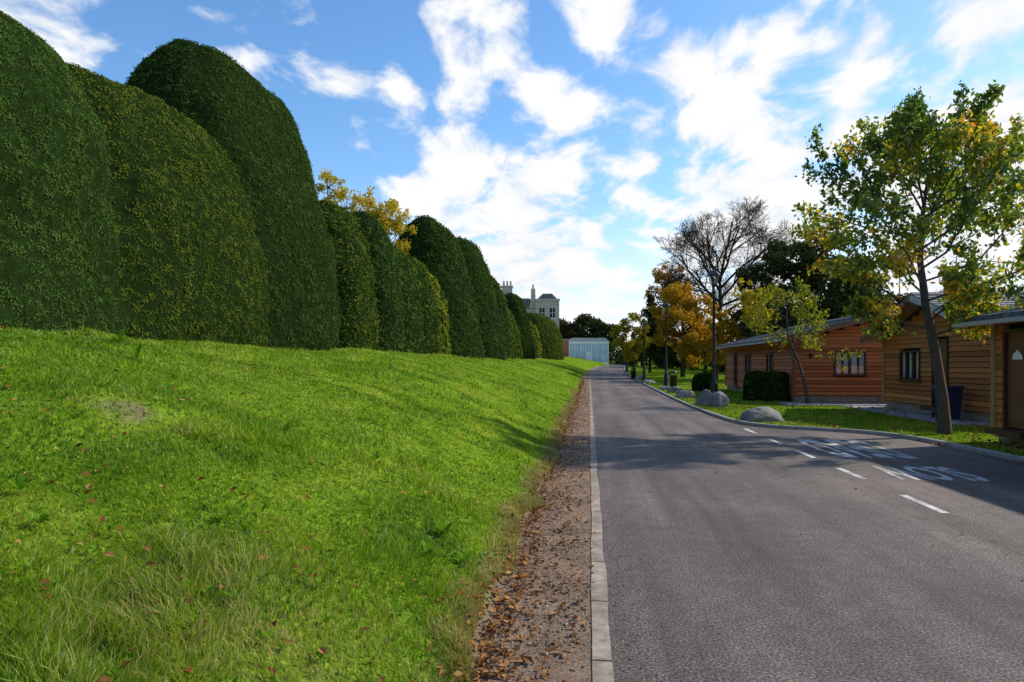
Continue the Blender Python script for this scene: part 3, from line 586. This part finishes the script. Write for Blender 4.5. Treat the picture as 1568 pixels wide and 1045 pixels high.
# ---------------------------------------------------------------- log cabins
def clad(m,M,length,z0,zfun,openings,step=.145,mat=0):
    z=z0
    while True:
        zt=z+step; lim=zfun(zt)
        if lim is None: break
        a,b=lim
        if b-a<.05: break
        segs=[(a,b)]
        for (o0,o1,oz0,oz1) in openings:
            if zt>oz0+.02 and z<oz1-.02:
                new=[]
                for p,q in segs:
                    if o0>p: new.append((p,min(q,o0)))
                    if o1<q: new.append((max(p,o1),q))
                segs=[s_ for s_ in new if s_[1]-s_[0]>.01]
        t=rng.random()
        for p,q in segs:
            V=[[p,-.050,z+.012],[p,-.018,z+step-.008],[p,.07,z+step-.008],[p,.07,z+.0],[p,-.036,z+.0]]
            V2=[[q]+v[1:] for v in V]; VV=xf(np.array(V+V2,float),M)
            F=[[0,1,6,5],[1,2,7,6],[2,3,8,7],[3,4,9,8],[4,0,5,9]]; m.add(VV,F,mat,t)
            m.add(VV[:5],[[0,1,2,3,4]],mat,t); m.add(VV[5:],[[4,3,2,1,0]],mat,t)
        z=zt
def window(E,M,o,panes=2,curt=True,frame=None):
    a,b,z0,z1=o; m=MB(); f=.055
    for A,B in [((a,-.075,z0),(a+f,.06,z1)),((b-f,-.075,z0),(b,.06,z1)),((a+f,-.073,z1-f),(b-f,.06,z1)),((a+f,-.073,z0),(b-f,.06,z0+f)),((a-.05,-.11,z0-.05),(b+.05,-.03,z0-.002))]: m.box(A,B,0,M)
    for i in range(1,panes):
        x=a+(b-a)*i/panes; m.box((x-.035,-.07,z0+f),(x+.035,.055,z1-f),0,M)
    m.obj('window_frame',[frame or M_dkframe],E)
    m=MB(); m.box((a+f,-.01,z0+f),(b-f,-.004,z1-f),0,M); m.obj('window_glass',[M_glass],E)
    m=MB(); m.box((a,.085,z0),(b,.095,z1),0,M); m.obj('dark_room',[M_dark],E)
    if curt:
        m=MB()
        for i in range(panes):
            p=a+(b-a)*i/panes+.06; q=a+(b-a)*(i+1)/panes-.06; wd=(q-p)*.44
            for (c0,c1) in ((p,p+wd),(q-wd*.75,q)):
                nx=14; X=np.linspace(c0,c1,nx); Yv=.02+.010*np.sin(np.linspace(0,12,nx)); V=[]
                for xx,yy in zip(X,Yv): V+= [[xx,yy,z0+f],[xx,yy,z1-f]]
                m.add(xf(np.array(V),M),[[2*i_,2*i_+2,2*i_+3,2*i_+1] for i_ in range(nx-1)],0,.5,True)
        m.obj('curtains',[M_curtain],E)
def cabin(name,loc,rz,w,L,eave,ridge,matc,gable_open,side_open,door=None,sdoor=None,oh=.55,ohg=.6,barge=None,corner=None):
    E=empty(name,loc,rz); pl=.28; h=w/2; sl=(ridge-eave)/h
    m=MB(); m.box((.03,.03,-.3),(w-.03,L-.03,pl),0); m.obj('brick_plinth',[M_brick],E)
    m=MB(); I=np.eye(4)
    def gf(z):
        if z>ridge-.06: return None
        if z<=eave: return (0,w)
        dx=(z-eave)/sl; return (dx,w-dx)
    clad(m,I,w,pl,gf,[o[:4] for o in gable_open]+([door[:4]] if door else []))
    Ms=np.array([[0,1,0,0],[-1,0,0,L],[0,0,1,0],[0,0,0,1]],float)
    clad(m,Ms,L,pl,lambda z:(0.05,L-.05) if z<=eave+.05 else None,[o[:4] for o in side_open]+([sdoor[:4]] if sdoor else []))
    Mr=np.array([[0,-1,0,w],[1,0,0,0],[0,0,1,0],[0,0,0,1]],float)
    clad(m,Mr,L,pl,lambda z:(0.05,L-.05) if z<=eave+.05 else None,[])
    Mb=np.array([[-1,0,0,w],[0,-1,0,L],[0,0,1,0],[0,0,0,1]],float)
    clad(m,Mb,w,pl,gf,[])
    m.obj('timber_walls',[matc],E)
    m=MB(); m.prism([(.1,pl),(w-.1,pl),(w-.1,eave-.05),(h,ridge-.1),(.1,eave-.05)],.1,L-.1); m.obj('wall_core',[M_dark],E)
    m=MB()
    for cx in (0,w):
        for cy in (0,L): m.box((cx-.065,cy-.065,pl-.05),(cx+.065,cy+.065,eave+.02),0)
    m.obj('corner_posts',[corner or M_trim],E)
    for o in gable_open: window(E,I,o[:4],o[4] if len(o)>4 else 2)
    for o in side_open: window(E,Ms,o[:4],2)
    for dr,MM in ((door,I),(sdoor,Ms)):
        if not dr: continue
        a,b,z0,z1=dr; m=MB(); m.box((a+.06,-.01,z0+.02),(b-.06,.05,z1-.06),0,MM)
        for q in range(4): m.box((a+.14,-.022,z0+.12+q*.46),(b-.14,-.012,z0+.5+q*.46),0,MM)
        m.obj('door',[M_brown_door],E); m=MB(); m.box((a,-.075,z0),(a+.06,.06,z1),0,MM); m.box((b-.06,-.075,z0),(b,.06,z1),0,MM); m.box((a+.06,-.073,z1-.06),(b-.06,.06,z1),0,MM); m.box((a-.1,-.35,z0-.12),(b+.1,-.05,z0-.01),0,MM); m.obj('door_frame',[M_dkframe],E)
    th=.10; ez=eave-oh*sl+.06; rz_=ridge+.06
    m=MB(); m.prism([(-oh,ez),(h,rz_),(h,rz_+th),(-oh,ez+th)],-ohg,L+.4); m.prism([(h+.001,rz_),(w+oh,ez),(w+oh,ez+th),(h+.001,rz_+th)],-ohg,L+.4)
    nC=int(math.hypot(h+oh,rz_-ez)/.25)
    for i in range(nC):
        f0=i/nC; f1=min(1,(i+1.15)/nC)
        for sg in (0,1):
            xa=-oh+(h+oh)*f0; xb=-oh+(h+oh)*f1-(.004 if f1>=1 else 0); za=ez+th+(rz_-ez)*f0; zb_=ez+th+(rz_-ez)*f1
            if sg: xa,xb=w-xa,w-xb
            po=[(xa,za+.002),(xa,za+.028),(xb,zb_+.006),(xb,zb_+.002)]
            if sg: po=po[::-1]
            m.prism(po,-ohg-.02,L+.42)
    m.obj('slate_roof',[M_slate],E)
    m=MB(); m.prism([(h-.12,rz_+th+.0),(h,rz_+th+.075),(h+.12,rz_+th+.0)],-ohg-.03,L+.43); m.obj('ridge_tiles',[M_slate],E)
    m=MB(); bh=.17
    m.prism([(-oh-.01,ez-bh+.08),(h,rz_-bh+.08),(h,rz_+.09),(-oh-.01,ez+.09)],-ohg-.055,-ohg-.022); m.obj('barge_board',[M_trim],E)
    m=MB(); m.prism([(h+.002,rz_-bh+.08),(w+oh+.01,ez-bh+.08),(w+oh+.01,ez+.09),(h+.002,rz_+.09)],-ohg-.055,-ohg-.022); m.obj('barge_board_near',[barge or M_trim],E)
    m=MB(); m.prism([(-oh,ez-.03),(h,rz_-.03),(h,rz_-.004),(-oh,ez-.004)],-ohg,-.05); m.prism([(h+.002,rz_-.03),(w+oh,ez-.03),(w+oh,ez-.004),(h+.002,rz_-.004)],-ohg,-.05); m.obj('soffit',[M_tan],E)
    m=MB()
    for xx in (-oh-.10,w+oh+.01): m.prism([(xx,ez+.02),(xx+.02,ez-.06),(xx+.07,ez-.06),(xx+.09,ez+.02)],-ohg,L+.4)
    m.obj('gutter',[M_grey],E)
    return E
zA=.05
E=cabin('red_timber_cabin',(8.15,28.5,zA),0,7.2,13.5,2.55,3.45,M_cladR,[(1.55,2.75,1.08,2.02,2)],[(9.5,10.6,1.05,2.0),(5.2,6.4,1.0,2.0),(2.4,3.2,.3,2.1)])
m=MB(); m.lathe((.62,-.14,1.72),[(0,0),(.05,.02),(.065,.16),(.08,.17),(0,.25)],8); m.box((.6,-.12,1.9),(.64,-.03,1.93)); m.obj('wall_lantern',[M_black],E)
E=cabin('golden_timber_cabin',(10.1,24.75,zA),-math.pi/2,6.6,9,2.42,3.42,M_cladO,[(1.25,2.6,1.02,1.95,3)],[(3,4.2,1,2)],door=(3.35,4.25,.3,2.25),oh=.45,barge=M_grey,corner=M_tan)
E=cabin('golden_timber_cabin',(8.05,6.0,zA),0,7.0,8.6,2.42,3.35,M_cladO,[(2.6,4.0,1.0,1.95,2)],[(3.2,4.4,1,1.95)],sdoor=(.35,1.28,.3,2.2),oh=.5,corner=M_tan)
Ms=np.array([[0,1,0,0],[-1,0,0,8.6],[0,0,1,0],[0,0,0,1]],float)
m=MB(); m.prism([(.62,1.62),(.90,1.62),(.90,1.70),(.76,1.80),(.62,1.70)],-.045,-.03,0,Ms); m.obj('door_notice',[M_white],E)
mb=MB(); mb.box((7.2,25.6,.0),(13.0,27.1,.105)); mb.obj('paved_path',[M_pave])
mb=MB(); mb.box((8.9,18.0,.0),(10.1,25.4,.10)); mb.obj('paved_path',[M_pave])
x0,s0=W(.6385,18.4); E=empty('blue_wheelie_bin',(x0,s0,.07),.1); m=MB()
V=np.array([[-.17,-.24,.05],[.17,-.24,.05],[.17,.24,.05],[-.17,.24,.05],[-.21,-.3,.85],[.21,-.3,.85],[.21,.3,.85],[-.21,.3,.85]]); m.add(V,[[0,3,2,1],[4,5,6,7],[0,1,5,4],[1,2,6,5],[2,3,7,6],[3,0,4,7]]); m.obj('body',[M_blue],E)
m=MB(); m.prism([(-.24,.855),(.24,.855),(.22,.92),(-.22,.92)],-.33,.33); m.tube([[-.2,.36,.88],[.2,.36,.88]],[.02,.02],6); m.obj('lid',[M_blue],E)
m=MB(); m.tube([[-.23,.25,.1],[-.18,.25,.1]],[.1,.1],12); m.tube([[.18,.25,.1],[.23,.25,.1]],[.1,.1],12); m.obj('wheels',[M_black],E)

# ---------------------------------------------------------------- mansion + conservatory
x0,s0=W(.030,125); E=empty('stone_mansion',(x0,s0,1.7),TH)
m=MB(); m.box((.6,0,0),(4.9,8,11.3)); m.box((.5,-.15,11.3),(5.0,8.1,11.7)); m.box((-3.0,1.5,0),(.6,9,10.1)); m.box((-5.6,4,0),(-3.0,10,10.0)); m.prism([(-.6,10.1),(.6,10.1),(.6,12.6),(.2,12.8),(-.3,11.4)],1.2,4); m.obj('stone_walls',[M_ashlar],E)
m=MB(); m.prism([(-3.1,10.1),(.6,10.1),(-.4,11.9),(-2.0,11.9)],1.4,9); m.prism([(-5.7,10.0),(-3.0,10.0),(-3.3,11.4),(-4.6,11.4)],3.8,10); m.prism([(.9,11.7),(4.6,11.7),(3.6,12.7),(1.9,12.7)],.5,7.5); m.obj('slate_roofs',[M_slate],E)
m=MB(); m.box((-5.6,3.5,9.4),(-3.7,5.6,14.2)); m.box((-5.75,3.35,14.2),(-3.55,5.75,14.5))
for q in (-5.3,-4.65,-4.0): m.lathe((q,4.6,14.5),[(.2,0),(.16,.8),(.21,.82),(.21,.95)],8)
m.box((-.2,2.2,11),(.6,3,13.8)); m.lathe((.2,2.6,13.8),[(.2,0),(.15,.7),(.2,.8)],8); m.obj('chimney_stacks',[M_ashlar],E)
m=MB()
for xx in (1.3,3.2): m.box((xx,-.04,8.2),(xx+.9,.02,10.0))
m.obj('windows',[M_dark],E)
m=MB()
for xx in (1.3,3.2):
    m.box((xx-.12,-.1,8.0),(xx+1.02,-.045,8.18)); m.box((xx+.42,-.07,8.2),(xx+.48,-.042,10)); m.box((xx,-.07,9.05),(xx+.418,-.042,9.12)); m.box((xx+.482,-.07,9.05),(xx+.9,-.042,9.12))
m.obj('window_bars',[M_white],E)
x0,s0=W(.084,128); zb=float(gz(x0,s0)); E=empty('white_conservatory',(x0,s0,1.35),TH)
m=MB(); w_=7.3; m.box((0,0,-.6),(w_,6,.5))
nb=7
for i in range(nb+1): m.box((i*w_/nb-.07,-.06,.5),(i*w_/nb+.07,.08,3.9))
m.box((-.1,-.1,3.9),(w_+.1,.12,4.35)); m.box((0,-.03,1.55),(w_,.05,1.63)); m.box((0,-.03,3.1),(w_,.05,3.18)); m.box((-.08,.1,-.5),(.08,6,4.3)); m.box((w_-.08,.1,.5),(w_+.08,.25,4.3))
for i in range(nb): m.box(((i+.5)*w_/nb-.025,-.02,.5),((i+.5)*w_/nb+.025,.04,3.9))
m.box((w_*.5-.6,-.12,-.4),(w_*.5+.6,-.062,2.4)); m.obj('white_frame',[M_white],E)
m=MB(); m.box((.05,.0,.5),(w_-.05,.02,3.9)); m.obj('glazing',[simple('pale_blue_glazing',(.42,.54,.66),.15,1,.25,0,0,.8)],E)
m=MB(); m.prism([(-.2,4.35),(w_+.2,4.35),(w_-.6,5.0),(.6,5.0)],-.15,6); m.obj('roof',[M_grey],E)
m=MB(); m.box((-2.2,.5,-1),(-.1,5,4.6)); m.obj('brick_wing',[M_redbrick],E)
m=MB(); m.box((-2.3,.4,4.6),(-.1,5.1,4.8)); m.obj('coping',[M_kerb],E)
m=MB()
for i in range(30):
    x_=i*.16; m.box((x_,0,0),(x_+.04,.03,1.9))
m.box((0,.031,1.5),(4.8,.06,1.56)); m.box((0,.031,.3),(4.8,.06,.36)); o=m.obj('dark_gate',[M_black]); x0,s0=W(.143,112); o.location=(x0,s0,float(e(s0))+.0); o.rotation_euler=(0,0,TH)

# ---------------------------------------------------------------- camera, sun, sky
cam=bpy.data.cameras.new('camera'); cam.lens=24; cam.sensor_width=36; cam.shift_y=.0217; cam.clip_end=5000; cam.clip_start=.05
co=bpy.data.objects.new('camera',cam); co.location=(0,0,1.6); co.rotation_euler=(math.pi/2,0,TH); scene.collection.objects.link(co); scene.camera=co
AZ=math.radians(64); EL=math.radians(37)
sv=Vector((math.sin(AZ)*math.cos(EL),math.cos(AZ)*math.cos(EL),math.sin(EL)))
sl=bpy.data.lights.new('sun','SUN'); sl.energy=5.0; sl.angle=math.radians(1.0); sl.color=(1,.93,.80)
so=bpy.data.objects.new('sun',sl); so.rotation_euler=sv.to_track_quat('Z','Y').to_euler(); so.location=(30,30,40); scene.collection.objects.link(so)
w=bpy.data.worlds.new('World'); scene.world=w; w.use_nodes=True; nt=w.node_tree; nt.nodes.clear(); L=nt.links.new
out=N(nt,'ShaderNodeOutputWorld'); sky=N(nt,'ShaderNodeTexSky'); sky.sky_type='NISHITA'; sky.sun_disc=False; sky.sun_elevation=EL; sky.sun_rotation=AZ; sky.air_density=1.0; sky.dust_density=.5; sky.ozone_density=2.2
hs=N(nt,'ShaderNodeHueSaturation'); hs.inputs['Saturation'].default_value=1.22; hs.inputs['Value'].default_value=1.45; L(sky.outputs[0],hs.inputs['Color'])
bg=N(nt,'ShaderNodeBackground'); bg.inputs[1].default_value=.15; L(hs.outputs[0],bg.inputs[0])
tc=N(nt,'ShaderNodeTexCoord'); dirv=tc.outputs['Generated']; sp=N(nt,'ShaderNodeSeparateXYZ'); L(dirv,sp.inputs[0])
zz=math_(nt,'ADD',math_(nt,'MAXIMUM',sp.outputs[2],0),.20)
cb=N(nt,'ShaderNodeCombineXYZ'); L(math_(nt,'DIVIDE',sp.outputs[0],zz),cb.inputs[0]); L(math_(nt,'DIVIDE',sp.outputs[1],zz),cb.inputs[1])
mp=N(nt,'ShaderNodeMapping'); mp.inputs['Rotation'].default_value=(0,0,.6); mp.inputs['Scale'].default_value=(1.2,.85,1); mp.inputs['Location'].default_value=(3.1,1.7,0); L(cb.outputs[0],mp.inputs[0])
n1=noise(nt,4.4,7,.56,mp.outputs[0],.3)
def bd(u,v):
    d=Vector((u*CT-ST,u*ST+CT,v)); d.normalize(); return d
acc=None
# cumulus positions: (bearing tangent, elevation tangent, angular radius, thickness)
blobs=[(-.67,.52,.11,.6),(-.243,.413,.045,.75),(-.155,.395,.05,.75),(-.08,.28,.09,1.1),(.02,.235,.11,1.1),(.02,.13,.18,1.2),(.055,.375,.07,1),(-.02,.51,.09,.8),(.17,.5,.10,1),(.26,.44,.09,.95),(.21,.345,.09,1),(.33,.36,.09,1),(.39,.45,.06,.85),(.53,.48,.10,1.05),(.68,.51,.12,1.1),(.42,.32,.08,1),(.37,.20,.17,1.2),(.53,.27,.15,1.2),(.72,.36,.12,1.05),(.70,.16,.27,1.35)]
for (U_,V_,R0,s_) in blobs:
    vd=N(nt,'ShaderNodeVectorMath',operation='DISTANCE'); L(dirv,vd.inputs[0]); vd.inputs[1].default_value=bd(U_,V_)
    c3=1/(1+U_**2+V_**2)
    mr=N(nt,'ShaderNodeMapRange'); L(vd.outputs['Value'],mr.inputs[0]); mr.inputs[1].default_value=R0*.1; mr.inputs[2].default_value=R0*1.55*(c3**.75); mr.inputs[3].default_value=s_; mr.inputs[4].default_value=0
    acc=mr.outputs[0] if acc is None else math_(nt,'MAXIMUM',acc,mr.outputs[0])
nz=math_(nt,'MULTIPLY',math_(nt,'SUBTRACT',n1.outputs['Fac'],.5),3.0)
val=math_(nt,'ADD',math_(nt,'MULTIPLY',acc,.68),nz)
mr=N(nt,'ShaderNodeMapRange'); mr.interpolation_type='SMOOTHSTEP'; L(val,mr.inputs[0]); mr.inputs[1].default_value=.10; mr.inputs[2].default_value=.66
hz=N(nt,'ShaderNodeMapRange'); hz.interpolation_type='SMOOTHSTEP'; L(sp.outputs[2],hz.inputs[0]); hz.inputs[1].default_value=.26; hz.inputs[2].default_value=.02; hz.inputs[3].default_value=0; hz.inputs[4].default_value=.85
cov=math_(nt,'MAXIMUM',mr.outputs[0],hz.outputs[0])
sh=ramp_out(nt,n1.outputs['Fac'],[(.36,(.80,.84,.90)),(.48,(.93,.945,.97)),(.58,(1,1,1))])
cbg=N(nt,'ShaderNodeBackground'); L(sh,cbg.inputs[0]); cbg.inputs[1].default_value=1.02
mx=N(nt,'ShaderNodeMixShader'); L(cov,mx.inputs[0]); L(bg.outputs[0],mx.inputs[1]); L(cbg.outputs[0],mx.inputs[2]); L(mx.outputs[0],out.inputs[0])
scene.view_settings.view_transform='Standard'; scene.view_settings.look='None'; scene.view_settings.exposure=0
